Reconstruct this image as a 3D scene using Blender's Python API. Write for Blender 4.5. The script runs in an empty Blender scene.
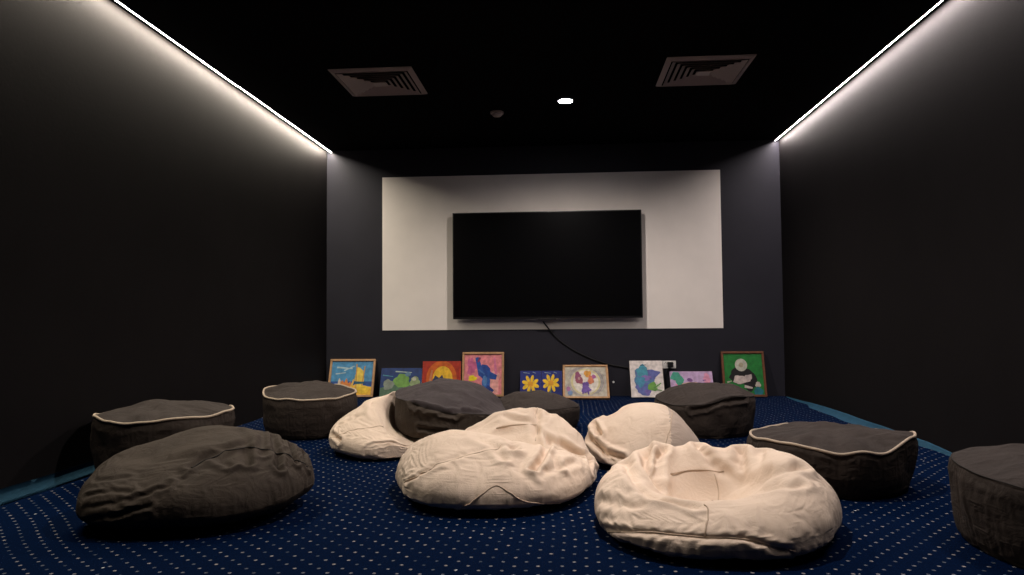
import bpy, bmesh, math, random
import numpy as np
from mathutils import Vector, Matrix
random.seed(4)
C = bpy.context.scene.collection
PI = math.pi

# ------------------------------------------------------------------ camera numbers (metres, radians)
FPX, PITCH, YAW, ROLL, HC = 703.87, 0.0419, 0.0735, -0.0083, 0.8118
D, XL, XR, H, YB = 7.2685, -2.4993, 2.1987, 2.5922, -2.2

cam = bpy.data.cameras.new('camera'); cam_o = bpy.data.objects.new('camera', cam); C.objects.link(cam_o)
cam.sensor_width = 36; cam.lens = FPX / 1024 * 36; cam.clip_start = .05
fw = Vector((-math.sin(YAW) * math.cos(PITCH), math.cos(YAW) * math.cos(PITCH), math.sin(PITCH)))
right = Vector((math.cos(YAW), math.sin(YAW), 0)); up = right.cross(fw)
r2 = right * math.cos(ROLL) + up * math.sin(ROLL); u2 = up * math.cos(ROLL) - right * math.sin(ROLL)
M4 = Matrix((r2, u2, -fw)).transposed().to_4x4(); M4.translation = (0, 0, HC)
cam_o.matrix_world = M4
bpy.context.scene.camera = cam_o
R2, U2, FW = np.array(r2), np.array(u2), np.array(fw)

def project(P):
    q = P - np.array([0, 0, HC]); d = q @ FW
    return np.stack([512 + FPX * (q @ R2) / d, 287.5 - FPX * (q @ U2) / d], 1), d

def at(u, v, y=None, z=None):
    r = R2 * (u - 512) / FPX - U2 * (v - 287.5) / FPX + FW
    t = y / r[1] if y is not None else (z - HC) / r[2]
    return np.array([0, 0, HC]) + r * t

# ------------------------------------------------------------------ materials
def mat(name, col, rough=.8, bump=0, bscale=300, var=0, vscale=6, spec=.3, metal=0, emit=None, estr=0, sheen=0):
    m = bpy.data.materials.new(name); m.use_nodes = True
    nt = m.node_tree; b = nt.nodes['Principled BSDF']
    b.inputs['Base Color'].default_value = (*col, 1); b.inputs['Roughness'].default_value = rough
    b.inputs['Specular IOR Level'].default_value = spec; b.inputs['Metallic'].default_value = metal
    if sheen: b.inputs['Sheen Weight'].default_value = sheen
    if emit:
        b.inputs['Emission Color'].default_value = (*emit, 1); b.inputs['Emission Strength'].default_value = estr
    tc = nt.nodes.new('ShaderNodeTexCoord')
    if var:
        n = nt.nodes.new('ShaderNodeTexNoise'); n.inputs['Scale'].default_value = vscale; n.inputs['Detail'].default_value = 6
        nt.links.new(tc.outputs['Object'], n.inputs['Vector'])
        r = nt.nodes.new('ShaderNodeMapRange'); r.inputs[1].default_value = .3; r.inputs[2].default_value = .7
        r.inputs[3].default_value = 1 - var; r.inputs[4].default_value = 1 + var
        nt.links.new(n.outputs[0], r.inputs[0])
        x = nt.nodes.new('ShaderNodeMix'); x.data_type = 'RGBA'; x.blend_type = 'MULTIPLY'; x.inputs[0].default_value = 1
        x.inputs[6].default_value = (*col, 1); nt.links.new(r.outputs[0], x.inputs[7]); nt.links.new(x.outputs[2], b.inputs['Base Color'])
    if bump:
        n = nt.nodes.new('ShaderNodeTexNoise'); n.inputs['Scale'].default_value = bscale; n.inputs['Detail'].default_value = 4
        nt.links.new(tc.outputs['Object'], n.inputs['Vector'])
        bp = nt.nodes.new('ShaderNodeBump'); bp.inputs['Strength'].default_value = bump; bp.inputs['Distance'].default_value = .004
        nt.links.new(n.outputs[0], bp.inputs['Height']); nt.links.new(bp.outputs[0], b.inputs['Normal'])
    return m

def fabric(name, col, col2, stain=0, sheen=.06, fold=.35):
    if max(col) < .2: sheen = .0
    m = mat(name, col, .82, spec=.18, sheen=sheen)
    nt = m.node_tree; b = nt.nodes['Principled BSDF']; L = nt.links.new
    tc = nt.nodes.new('ShaderNodeTexCoord')
    n = nt.nodes.new('ShaderNodeTexNoise'); n.inputs['Scale'].default_value = 5; n.inputs['Detail'].default_value = 8; n.inputs['Roughness'].default_value = .6
    L(tc.outputs['Object'], n.inputs['Vector'])
    r = nt.nodes.new('ShaderNodeMapRange'); r.inputs[1].default_value = .35; r.inputs[2].default_value = .68; L(n.outputs[0], r.inputs[0])
    x = nt.nodes.new('ShaderNodeMix'); x.data_type = 'RGBA'; x.inputs[6].default_value = (*col, 1); x.inputs[7].default_value = (*col2, 1)
    L(r.outputs[0], x.inputs[0]); out = x.outputs[2]
    if stain:
        n3 = nt.nodes.new('ShaderNodeTexNoise'); n3.inputs['Scale'].default_value = 9; n3.inputs['Detail'].default_value = 5
        L(tc.outputs['Object'], n3.inputs['Vector'])
        r3 = nt.nodes.new('ShaderNodeMapRange'); r3.inputs[1].default_value = .56; r3.inputs[2].default_value = .75; r3.inputs[4].default_value = stain
        L(n3.outputs[0], r3.inputs[0])
        x3 = nt.nodes.new('ShaderNodeMix'); x3.data_type = 'RGBA'; x3.inputs[7].default_value = (.36, .22, .13, 1)
        L(out, x3.inputs[6]); L(r3.outputs[0], x3.inputs[0]); out = x3.outputs[2]
    L(out, b.inputs['Base Color'])
    # weave and soft small creases
    n2 = nt.nodes.new('ShaderNodeTexNoise'); n2.inputs['Scale'].default_value = 420; n2.inputs['Detail'].default_value = 2
    L(tc.outputs['Object'], n2.inputs['Vector'])
    n4 = nt.nodes.new('ShaderNodeTexNoise'); n4.inputs['Scale'].default_value = 16; n4.inputs['Detail'].default_value = 5; n4.inputs['Distortion'].default_value = .6
    L(tc.outputs['Object'], n4.inputs['Vector'])
    b1 = nt.nodes.new('ShaderNodeBump'); b1.inputs['Strength'].default_value = .35; b1.inputs['Distance'].default_value = .002
    b2 = nt.nodes.new('ShaderNodeBump'); b2.inputs['Strength'].default_value = fold; b2.inputs['Distance'].default_value = .02
    L(n2.outputs[0], b1.inputs['Height']); L(n4.outputs[0], b2.inputs['Height']); L(b1.outputs[0], b2.inputs['Normal']); L(b2.outputs[0], b.inputs['Normal'])
    return m

M = dict(
    backwall=mat('slate_wall_paint', (.021, .0205, .028), .55, bump=.1, bscale=60, var=.08, vscale=3, spec=.15),
    ceiling=mat('black_ceiling_paint', (.004, .004, .0045), .95, bump=.2, bscale=80, spec=.02),
    panel=mat('off_white_paint', (.80, .74, .69), .7, bump=.15, bscale=90, var=.03, vscale=4, spec=.25),
    under=mat('bare_subfloor', (.05, .05, .055), .9),
    foam=mat('blue_underlay', (.035, .13, .22), .8, bump=.3, bscale=50, var=.12, vscale=12),
    beige=fabric('beige_canvas', (.74, .60, .48), (.68, .545, .435)),
    beige_stain=fabric('stained_beige_canvas', (.74, .60, .48), (.69, .55, .435), stain=.3),
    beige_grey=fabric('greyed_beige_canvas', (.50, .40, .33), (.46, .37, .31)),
    dark=fabric('charcoal_canvas', (.060, .046, .036), (.045, .035, .028), fold=.5),
    dark_top=fabric('charcoal_top_canvas', (.060, .049, .051), (.050, .041, .043), fold=.5),
    pouf=fabric('brown_grey_canvas', (.044, .033, .027), (.034, .026, .022), fold=.5),
    pouf_top=fabric('brown_grey_top_canvas', (.042, .032, .028), (.033, .026, .023), fold=.5),
    piping=mat('cream_piping', (.46, .37, .28), .7, bump=.3, bscale=200),
    seam_b=mat('beige_stitching', (.54, .42, .32), .9),
    seam_d=mat('dark_stitching', (.022, .019, .017), .9),
    black=mat('black_plastic', (.012, .012, .013), .35, spec=.4),
    screen=mat('tv_screen_glass', (.002, .002, .0025), .3, spec=.08),
    bezel=mat('tv_bezel', (.006, .006, .007), .3, spec=.4),
    rubber=mat('black_cable_rubber', (.008, .008, .008), .5),
    white=mat('white_plastic', (.75, .73, .70), .4),
    grille=mat('painted_grille_metal', (.46, .37, .35), .5, spec=.4),
    void=mat('duct_dark', (.003, .003, .003), .9, spec=0),
    alu=mat('dark_anodised_profile', (.05, .05, .05), .4, metal=.6),
    wood=mat('light_wood_frame', (.42, .24, .12), .5, var=.2, vscale=30, bump=.1, bscale=80),
    darkwood=mat('reddish_wood_frame', (.13, .045, .018), .5, var=.2, vscale=30),
    canvas_edge=mat('canvas_edge', (.55, .50, .46), .8),
)
LS, TILT, WA, WSP, YN = 225, 18, .0130, .03, 2.0
LED_L = mat('warm_led_diffuser', (1, 1, 1), .5, emit=(1.0, .90, .74), estr=LS * 1.25)
LED_R = mat('neutral_led_diffuser', (1, 1, 1), .5, emit=(1.0, .89, .85), estr=LS * .85)
M['wall'] = mat('charcoal_side_wall_paint', (WA, WA * .90, WA * .95), .6, bump=.08, bscale=60, var=.08, vscale=3, spec=WSP)
LED2 = mat('downlight_lens', (1, 1, 1), .5, emit=(.95, .93, 1.0), estr=60)

def carpet_mat():
    m = mat('navy_dotted_carpet', (.004, .012, .05), .95, spec=.02)
    nt = m.node_tree; b = nt.nodes['Principled BSDF']; L = nt.links.new
    def math_(op, a, c=None):
        n = nt.nodes.new('ShaderNodeMath'); n.operation = op
        for i, s in enumerate((a, c)):
            if s is None: continue
            if isinstance(s, (int, float)): n.inputs[i].default_value = s
            else: L(s, n.inputs[i])
        return n.outputs[0]
    tc = nt.nodes.new('ShaderNodeTexCoord')
    wn = nt.nodes.new('ShaderNodeTexNoise'); wn.inputs['Scale'].default_value = .8; wn.inputs['Detail'].default_value = 1
    L(tc.outputs['Object'], wn.inputs['Vector'])
    vm = nt.nodes.new('ShaderNodeVectorMath'); vm.operation = 'MULTIPLY_ADD'; vm.inputs[1].default_value = (.12, .12, 0)
    L(wn.outputs['Color'], vm.inputs[0]); L(tc.outputs['Object'], vm.inputs[2])
    mp = nt.nodes.new('ShaderNodeMapping'); mp.inputs['Rotation'].default_value = (0, 0, math.radians(45 - 1.5))
    mp.inputs['Scale'].default_value = (1 / .0545,) * 3
    L(vm.outputs[0], mp.inputs['Vector'])
    sp = nt.nodes.new('ShaderNodeSeparateXYZ'); L(mp.outputs[0], sp.inputs[0])
    fx = math_('SUBTRACT', math_('FRACT', sp.outputs[0]), .5); fy = math_('SUBTRACT', math_('FRACT', sp.outputs[1]), .5)
    d = math_('SQRT', math_('ADD', math_('MULTIPLY', fx, fx), math_('MULTIPLY', fy, fy)))
    cell = nt.nodes.new('ShaderNodeCombineXYZ'); L(math_('FLOOR', sp.outputs[0]), cell.inputs[0]); L(math_('FLOOR', sp.outputs[1]), cell.inputs[1])
    wh = nt.nodes.new('ShaderNodeTexWhiteNoise'); L(cell.outputs[0], wh.inputs['Vector'])
    mr = nt.nodes.new('ShaderNodeMapRange'); mr.inputs[1].default_value = .135; mr.inputs[2].default_value = .075; L(d, mr.inputs[0])
    dc = nt.nodes.new('ShaderNodeMix'); dc.data_type = 'RGBA'; dc.inputs[6].default_value = (.21, .25, .30, 1); dc.inputs[7].default_value = (.30, .27, .27, 1)
    L(wh.outputs['Value'], dc.inputs[0])
    dm = math_('MULTIPLY', mr.outputs[0], math_('ADD', math_('MULTIPLY', wh.outputs['Value'], .7), .2))
    # pile mottling
    pn = nt.nodes.new('ShaderNodeTexNoise'); pn.inputs['Scale'].default_value = 160; pn.inputs['Detail'].default_value = 3
    L(tc.outputs['Object'], pn.inputs['Vector'])
    base = nt.nodes.new('ShaderNodeMix'); base.data_type = 'RGBA'; base.inputs[6].default_value = (.0002, .0030, .016, 1); base.inputs[7].default_value = (.0006, .0085, .038, 1)
    L(pn.outputs[0], base.inputs[0])
    x = nt.nodes.new('ShaderNodeMix'); x.data_type = 'RGBA'; L(base.outputs[2], x.inputs[6]); L(dc.outputs[2], x.inputs[7]); L(dm, x.inputs[0])
    # lint
    vo = nt.nodes.new('ShaderNodeTexVoronoi'); vo.inputs['Scale'].default_value = 5.5; L(tc.outputs['Object'], vo.inputs['Vector'])
    lr = nt.nodes.new('ShaderNodeMapRange'); lr.inputs[1].default_value = .035; lr.inputs[2].default_value = .02; L(vo.outputs['Distance'], lr.inputs[0])
    x2 = nt.nodes.new('ShaderNodeMix'); x2.data_type = 'RGBA'; L(x.outputs[2], x2.inputs[6]); x2.inputs[7].default_value = (.6, .6, .62, 1); L(lr.outputs[0], x2.inputs[0])
    L(x2.outputs[2], b.inputs['Base Color'])
    bp = nt.nodes.new('ShaderNodeBump'); bp.inputs['Strength'].default_value = .6; bp.inputs['Distance'].default_value = .004
    L(pn.outputs[0], bp.inputs['Height']); L(bp.outputs[0], b.inputs['Normal'])
    return m
M['carpet'] = carpet_mat()

# ------------------------------------------------------------------ mesh helpers
def link(name, me, parent=None, loc=None):
    o = bpy.data.objects.new(name, me); C.objects.link(o)
    if parent: o.parent = parent
    if loc is not None: o.location = loc
    return o
def obj(name, bm, mats, parent=None, smooth=False):
    bmesh.ops.recalc_face_normals(bm, faces=bm.faces)
    me = bpy.data.meshes.new(name); bm.to_mesh(me); bm.free()
    for m in (mats if isinstance(mats, (list, tuple)) else [mats]): me.materials.append(m)
    if smooth: me.polygons.foreach_set('use_smooth', [True] * len(me.polygons))
    return link(name, me, parent)
def box(bm, a, b, mi=0):
    r = bmesh.ops.create_cube(bm, size=1)
    for v in r['verts']:
        v.co = Vector([a[i] + (v.co[i] + .5) * (b[i] - a[i]) for i in range(3)])
    for f in {f for v in r['verts'] for f in v.link_faces}: f.material_index = mi
    return r['verts']
def bevel(bm, w, seg=2):
    bmesh.ops.bevel(bm, geom=list(bm.edges), offset=w, segments=seg, affect='EDGES', profile=.7)
def cyl(bm, c, r, h, seg=48, r2=None, mi=0):
    g = bmesh.ops.create_cone(bm, cap_ends=True, segments=seg, radius1=r, radius2=r if r2 is None else r2, depth=h, matrix=Matrix.Translation(c))
    for f in {f for v in g['verts'] for f in v.link_faces}: f.material_index = mi
def tube(bm, pts, r, closed=False, seg=6):
    P = [Vector(p) for p in pts]; n = len(P); rings = []
    prev = None
    for i in range(n):
        a = P[(i - 1) % n] if (closed or i) else P[0]; b = P[(i + 1) % n] if (closed or i < n - 1) else P[-1]
        t = (b - a).normalized()
        if prev is None: prev = t.orthogonal()
        s = (prev - t * prev.dot(t)).normalized(); prev = s; w = t.cross(s)
        rr = r[i] if hasattr(r, '__len__') else r
        rings.append([bm.verts.new(P[i] + (s * math.cos(k * 2 * PI / seg) + w * math.sin(k * 2 * PI / seg)) * rr) for k in range(seg)])
    for i in range(n if closed else n - 1):
        A, B = rings[i], rings[(i + 1) % n]
        for k in range(seg): bm.faces.new((A[k], A[(k + 1) % seg], B[(k + 1) % seg], B[k]))
    if not closed:
        bm.faces.new(rings[0][::-1]); bm.faces.new(rings[-1])
def tag(o, label, cat, group=None):
    o['label'] = label; o['category'] = cat
    if group: o['group'] = group
    return o
def struct(o): o['kind'] = 'structure'; return o
def empty(name, loc, label, cat, group=None):
    o = bpy.data.objects.new(name, None); C.objects.link(o); o.location = loc; o.empty_display_size = .1
    return tag(o, label, cat, group)
def local(o, parent):
    """parent o (built in world coordinates) under an empty that sits elsewhere"""
    o.parent = parent; o.matrix_parent_inverse = Matrix.Translation(parent.location).inverted() if parent.type == 'EMPTY' and parent.rotation_euler.x == 0 else parent.matrix_basis.inverted()
    return o

# ------------------------------------------------------------------ room
T = .12
def slab(name, a, b, m):
    bm = bmesh.new(); box(bm, a, b); return struct(obj(name, bm, m))
slab('floor', (XL - T, YB - T, -.12), (XR + T, D + T, -.012), M['under'])
slab('ceiling', (XL - T, YB - T, H), (XR + T, D + T, H + T), M['ceiling'])
slab('wall_left', (XL - T, YB, -.012), (XL, D, H), M['wall'])
slab('wall_right', (XR, YB, -.012), (XR + T, D, H), M['wall'])
slab('wall_rear', (XL - T, YB - T, -.012), (XR + T, YB, H), M['wall'])
slab('wall_front', (XL - T, D, -.012), (XR + T, D + T, H), M['backwall'])
# painted off-white field behind the television, a thin raised board
bm = bmesh.new(); box(bm, (-1.8992, D - .006, .6825), (1.6033, D, 2.2954)); struct(obj('trim_1', bm, M['panel']))

# carpet: slab with wavy cut edges on both sides
def carpet():
    bm = bmesh.new(); rng = random.Random(2)
    ys = [YB + .02 + (D - .03 - YB) * i / 160 for i in range(161)]
    key = [(-2.2, .03), (3, .02), (4.4, .02), (4.7, .045), (5.1, .03), (5.5, .085), (5.9, .07), (6.3, .075), (6.6, .02), (6.9, .035), (7.3, .01)]
    def inset(y):
        for (a, p), (b, q) in zip(key, key[1:]):
            if a <= y <= b:
                t = (y - a) / (b - a); t = t * t * (3 - 2 * t); return p + (q - p) * t
        return .02
    nx = 40; rows = []
    for y in ys:
        x0 = XL + .012 + .006 * math.sin(y * 5.1) + .004 * math.sin(y * 13); x1 = XR - inset(y) - .003 * math.sin(y * 17)
        row = []
        for k in range(nx + 1):
            x = x0 + (x1 - x0) * k / nx
            row.append(bm.verts.new((x, y, 0)))
        rows.append(row)
    fs = []
    for a, b in zip(rows, rows[1:]):
        for k in range(nx): fs.append(bm.faces.new((a[k], a[k + 1], b[k + 1], b[k])))
    g = bmesh.ops.extrude_face_region(bm, geom=fs)
    for v in g['geom']:
        if isinstance(v, bmesh.types.BMVert): v.co.z = -.0115
    o = obj('carpet', bm, M['carpet'])
    tag(o, 'navy carpet with small pale dots covering the whole floor', 'carpet')
    return inset
carpet_inset = carpet()
# blue underlay sheets turned up against the walls
def underlay(side):
    bm = bmesh.new(); rows = []
    y0, y1 = (1.6, 4.05) if side < 0 else (3.9, 7.2)
    for i in range(61):
        y = y0 + (y1 - y0) * i / 60
        if side < 0:
            h = .068 * min(1, (y1 - y) * 6 + .1); pts = [(XL + .022, .0025), (XL + .012, .014), (XL + .004, h * .6), (XL + .0035, h)]
            th = .002
        else:
            h = .034 * min(1, (y1 - y) * .9 + .02, (y - y0) * 1.6 + .02); w = max(.012, carpet_inset(y) - .004)
            pts = [(XR - w, -.0095), (XR - w * .5, -.0085 + h * .2), (XR - .012, h * .6), (XR - .0035, h)]; th = -.002
        rows.append([bm.verts.new((p[0], y, p[1] + .0015 * math.sin(y * 9))) for p in pts])
    fs = []
    for a, b in zip(rows, rows[1:]):
        for k in range(3): fs.append(bm.faces.new((a[k], a[k + 1], b[k + 1], b[k])))
    bmesh.ops.solidify(bm, geom=fs, thickness=th)
    o = obj('underlay_strip', bm, M['foam'], smooth=True)
    return tag(o, 'light blue underlay strip showing along the foot of the left wall' if side < 0 else 'light blue underlay strip beside the wavy carpet edge at the right wall', 'underlay', 'blue strips at the wall edges')
underlay(-1); underlay(1)

# ------------------------------------------------------------------ LED profiles along both walls
def led(y0, y1, x0, x1, side, label, dz=0.0, w=.011):
    """x0,x1: distance of the profile's inner edge from the wall at y0 and y1"""
    t = empty('led_light_strip', ((XL if side < 0 else XR), (y0 + y1) / 2, H), label, 'light strip', 'linear lights at the ceiling edges')
    def bar(wa, wb, za, zb):
        bm = bmesh.new(); vs = []
        for y, x, dd in ((y0, x0, 0), (y1, x1, 0)):
            for q in (wa, wb):
                for z in (za, zb):
                    X = XL + x + q if side < 0 else XR - x - q
                    vs.append(bm.verts.new((X, y, H - z - dz)))
        a = vs
        for f in ((0, 1, 3, 2), (4, 6, 7, 5), (0, 4, 5, 1), (2, 3, 7, 6), (0, 2, 6, 4), (1, 5, 7, 3)): bm.faces.new([a[i] for i in f])
        return bm
    local(obj('housing', bar(0, w + .006, 0, .012), M['alu']), t)
    # diffuser strip canted towards its own wall
    LED = LED_L if side < 0 else LED_R
    bm = bmesh.new(); tl = math.tan(math.radians(TILT)) * w; vs = []
    for y, x in ((y0, x0), (y1, x1)):
        for q, z in ((.003, .0135), (.003 + w, .0135 + tl), (.003 + w, .012), (.003, .012)):
            vs.append(bm.verts.new((XL + x + q if side < 0 else XR - x - q, y, H - z - dz)))
    for i in range(4): bm.faces.new((vs[i], vs[(i + 1) % 4], vs[4 + (i + 1) % 4], vs[4 + i]))
    bm.faces.new(vs[:4][::-1]); bm.faces.new(vs[4:])
    o = obj('diffuser', bm, [M['alu'], LED])
    for f in o.data.polygons:
        if f.normal.z < -.5 and f.area > .01: f.material_index = 1
    local(o, t)
    # end cap
    bm = bmesh.new()
    X = (XL + x0, XL + x0 + w + .006) if side < 0 else (XR - x0 - w - .006, XR - x0)
    box(bm, (X[0], y0 - .004, H - .015 - dz), (X[1], y0, H - dz)); local(obj('end_cap', bm, M['alu']), t)
    return t
led(5.12, D - .02, .045, .040, -1, 'far glowing white light strip where left wall meets ceiling')
led(YN, 5.10, .045, .040, -1, 'near glowing white light strip where left wall meets ceiling, running out of frame')
led(YN, D - .02, .045, .035, 1, 'long glowing white light strip where right wall meets ceiling')

# ------------------------------------------------------------------ downlight, smoke detector, diffusers
dx, dy, _ = at(565.5, 100.5, z=H)
def downlight(dx, dy, label):
    t = empty('downlight', (dx, dy, H), label, 'ceiling light', 'round recessed ceiling lights')
    bm = bmesh.new(); n = 48
    for rr in ((.070, -.002), (.068, -.006), (.060, -.006), (.056, -.001)):
        for k in range(n): bm.verts.new((dx + rr[0] * math.cos(2 * PI * k / n), dy + rr[0] * math.sin(2 * PI * k / n), H + rr[1]))
    bm.verts.ensure_lookup_table()
    for i in range(3):
        for k in range(n): bm.faces.new((bm.verts[i * n + k], bm.verts[i * n + (k + 1) % n], bm.verts[(i + 1) * n + (k + 1) % n], bm.verts[(i + 1) * n + k]))
    local(obj('trim_ring', bm, M['black'], smooth=True), t)
    bm = bmesh.new(); cyl(bm, (dx, dy, H - .0045), .056, .005); local(obj('lens', bm, LED2), t)
def spot(x, y, power, ang=160, size=.1):
    l = bpy.data.lights.new('downlight_lamp', 'SPOT'); l.energy = power; l.spot_size = math.radians(ang); l.spot_blend = .8; l.shadow_soft_size = size / 2
    l.color = (1.0, .88, .80)
    o = bpy.data.objects.new('downlight_lamp', l); C.objects.link(o); o.location = (x, y, H - .012)
    return o
LAMPS = [(dx, dy, 115), (.22, 3.02, 106)]  # second lamp and its fixture are added out of view to brighten the nearer bags
for (x, y, p), lab in zip(LAMPS, ('small round recessed ceiling light glowing white above the television', 'added round ceiling light out of view overhead, brightening the bags nearer the camera')):
    downlight(x, y, lab); spot(x, y, p)

sx, sy, _ = at(497, 112, z=H)
t = empty('smoke_detector', (sx, sy, H), 'small round smoke detector on the black ceiling left of the downlight', 'smoke detector')
bm = bmesh.new(); cyl(bm, (sx, sy, H - .008), .058, .016, r2=.058); local(obj('base', bm, M['grille'], smooth=False), t)
bm = bmesh.new(); cyl(bm, (sx, sy, H - .022), .036, .008); cyl(bm, (sx, sy, H - .032), .034, .012, r2=.044)
local(obj('sensor_head', bm, M['grille']), t)

def diffuser_vent(x, y, label):
    S = .6047; t = empty('ceiling_vent', (x + S / 2, y + S / 2, H), label, 'air vent', 'square ceiling air vents')
    cx, cy = x + S / 2, y + S / 2
    def ringframe(bm, ro, ri, zo, zi, th=.003):
        vs = []
        for r, z in ((ro, zo), (ri, zi), (ri, zi + th), (ro, zo + th)):
            vs.append([bm.verts.new((cx + sx_ * r, cy + sy_ * r, z)) for sx_, sy_ in ((-1, -1), (1, -1), (1, 1), (-1, 1))])
        for i in range(4):
            A, B = vs[i], vs[(i + 1) % 4]
            for k in range(4): bm.faces.new((A[k], A[(k + 1) % 4], B[(k + 1) % 4], B[k]))
    bm = bmesh.new(); ringframe(bm, S / 2, S / 2 - .035, H - .006, H - .020, .005); local(obj('frame', bm, M['grille']), t)
    r = S / 2 - .045
    for i in range(6):
        bm = bmesh.new(); ringframe(bm, r, r - .030, H - .024, H - .006, .002); local(obj('louvre', bm, M['grille']), t)
        r -= .040
    bm = bmesh.new(); box(bm, (cx - .045, cy - .045, H - .022), (cx + .045, cy + .045, H - .018)); local(obj('centre_plate', bm, M['grille']), t)
    bm = bmesh.new(); box(bm, (x + .03, y + .03, H - .004), (x + S - .03, y + S - .03, H - .001)); local(obj('duct_opening', bm, M['void']), t)
    return t
diffuser_vent(-1.6649, 4.8495, 'square louvred air vent in the ceiling nearer the left wall')
diffuser_vent(.7277, 4.8445, 'square louvred air vent in the ceiling nearer the right wall')

# ------------------------------------------------------------------ television
tx, tz, tw, th_ = -1.1382, .7932, 1.93, 1.93 * .568; ty = D - .10
t = empty('television', (tx + tw / 2, D - .05, tz + th_ / 2), 'large black flat screen television, switched off, on the off-white wall field', 'television')
bm = bmesh.new(); box(bm, (tx, ty, tz), (tx + tw, ty + .035, tz + th_)); bevel(bm, .004); local(obj('casing', bm, M['bezel']), t)
bm = bmesh.new(); box(bm, (tx + .012, ty - .0015, tz + .022), (tx + tw - .012, ty + .002, tz + th_ - .012)); local(obj('screen', bm, M['screen']), t)
bm = bmesh.new(); box(bm, (tx + .35, ty + .035, tz + .2), (tx + tw - .35, ty + .065, tz + th_ - .25)); bevel(bm, .01); local(obj('rear_housing', bm, M['black']), t)
bm = bmesh.new(); box(bm, (tx + .6, ty + .06, tz + .35), (tx + tw - .6, D - .006, tz + .75)); local(obj('wall_bracket', bm, M['black']), t)
bm = bmesh.new(); box(bm, (tx + tw / 2 - .09, ty - .004, tz - .010), (tx + tw / 2 + .09, ty + .02, tz + .004)); bevel(bm, .003); local(obj('sensor_bar', bm, M['black']), t)

# ------------------------------------------------------------------ wall socket and cable
t = empty('wall_socket', (1.05, D, .315), 'white double wall socket low on the back wall', 'socket')
bm = bmesh.new(); box(bm, (.985, D - .010, .278), (1.125, D, .355)); bevel(bm, .004); local(obj('face_plate', bm, M['white']), t)
for x in (1.022, 1.088):
    bm = bmesh.new()
    for q in ((-.004, .338, .004, .345), (-.014, .326, -.007, .330), (.007, .326, .014, .330)): box(bm, (x + q[0], D - .0112, q[1]), (x + q[2], D - .0095, q[3]))
    local(obj('socket_holes', bm, M['void']), t)
p = empty('power_plug', (1.06, D - .012, .31), 'black plug pushed into the wall socket with its lead hanging', 'plug')
bm = bmesh.new(); box(bm, (1.035, D - .062, .292), (1.090, D - .011, .345)); bevel(bm, .009, 3); local(obj('plug_body', bm, M['black']), p)
bm = bmesh.new(); tube(bm, [(1.062, D - .035, .30), (1.06, D - .03, .285), (1.04, D - .014, .26), (1.02, D - .010, .2), (1.02, D - .010, .1), (1.02, D - .010, .03)], .005, seg=8); local(obj('lead', bm, M['rubber'], smooth=True), p)
def bez(P, n=14):
    out = []
    P = [Vector(p) for p in P]; Q = [P[0]] + P + [P[-1]]
    for i in range(len(P) - 1):
        a, b, c, d = Q[i:i + 4]
        for k in range(n):
            s = k / n; out.append(.5 * ((2 * b) + (c - a) * s + (2 * a - 5 * b + 4 * c - d) * s * s + (3 * b - a - 3 * c + d) * s ** 3))
    return out + [P[-1]]
cb = [tuple(at(u, v, y=D - dd)) for u, v, dd in ((543, 321.5, .05), (545, 324, .04), (549, 329, .02), (558, 339, .012), (572, 349, .01), (590, 358, .01), (608, 364, .01), (630, 368, .01), (645, 369, .01), (656, 369, .01))]
bm = bmesh.new(); tube(bm, bez(cb), .0065, seg=8)
o = tag(obj('television_cable', bm, M['rubber'], smooth=True), 'thin black cable sagging down the wall from the television behind the white canvas', 'cable')
bm = bmesh.new(); q = at(613.5, 382, y=D - .004); cyl(bm, (0, 0, 0), .011, .008, 20)
bmesh.ops.rotate(bm, verts=bm.verts, cent=(0, 0, 0), matrix=Matrix.Rotation(PI / 2, 3, 'X')); bmesh.ops.translate(bm, verts=bm.verts, vec=q)
tag(obj('cable_clip', bm, M['white']), 'tiny pale dot of a fixing on the wall right of the ringed abstract picture', 'clip')

# ------------------------------------------------------------------ paintings: flat shapes inside a canvas mesh
_pm = {}
def pm(c):
    if c not in _pm:
        _pm[c] = mat('paint_%d' % len(_pm), tuple(q * .8 for q in c), .55, var=.28, vscale=22, bump=.3, bscale=70)
    return _pm[c]
def ell(cx, cy, rx, ry, rot=0, n=20, a0=0, a1=360):
    return [(cx + rx * math.cos(a) * math.cos(rot) - ry * math.sin(a) * math.sin(rot), cy + rx * math.cos(a) * math.sin(rot) + ry * math.sin(a) * math.cos(rot))
            for a in [math.radians(a0 + (a1 - a0) * i / n) for i in range(n)]]
def blob(cx, cy, rx, ry, seed, amp=.18, n=26):
    r = random.Random(seed); ph = [r.uniform(0, 6.28) for _ in range(5)]
    return [(cx + rx * k * math.cos(a), cy + ry * k * math.sin(a)) for a in [2 * PI * i / n for i in range(n)]
            for k in [1 + amp * (math.sin(3 * a + ph[0]) + .6 * math.sin(5 * a + ph[1]) + .5 * math.sin(8 * a + ph[2]))]]
def stroke(x0, y0, x1, y1, w):
    dx_, dy_ = x1 - x0, y1 - y0; l = math.hypot(dx_, dy_); nx, ny = -dy_ / l * w / 2, dx_ / l * w / 2
    return [(x0 + nx, y0 + ny), (x0, y0), (x0 - nx, y0 - ny), (x1 - nx * .6, y1 - ny * .6), (x1, y1), (x1 + nx * .6, y1 + ny * .6)]
def ring(cx, cy, rx, ry, w, a0, a1, n=18):
    o_ = [(cx + rx * math.cos(a), cy + ry * math.sin(a)) for a in [math.radians(a0 + (a1 - a0) * i / n) for i in range(n + 1)]]
    i_ = [(cx + (rx - w) * math.cos(a), cy + (ry - w) * math.sin(a)) for a in [math.radians(a0 + (a1 - a0) * i / n) for i in range(n + 1)]]
    return ('strip', o_, i_)
def clip01(p, e=.003): return (min(1 - e, max(e, p[0])), min(1 - e, max(e, p[1])))
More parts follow.
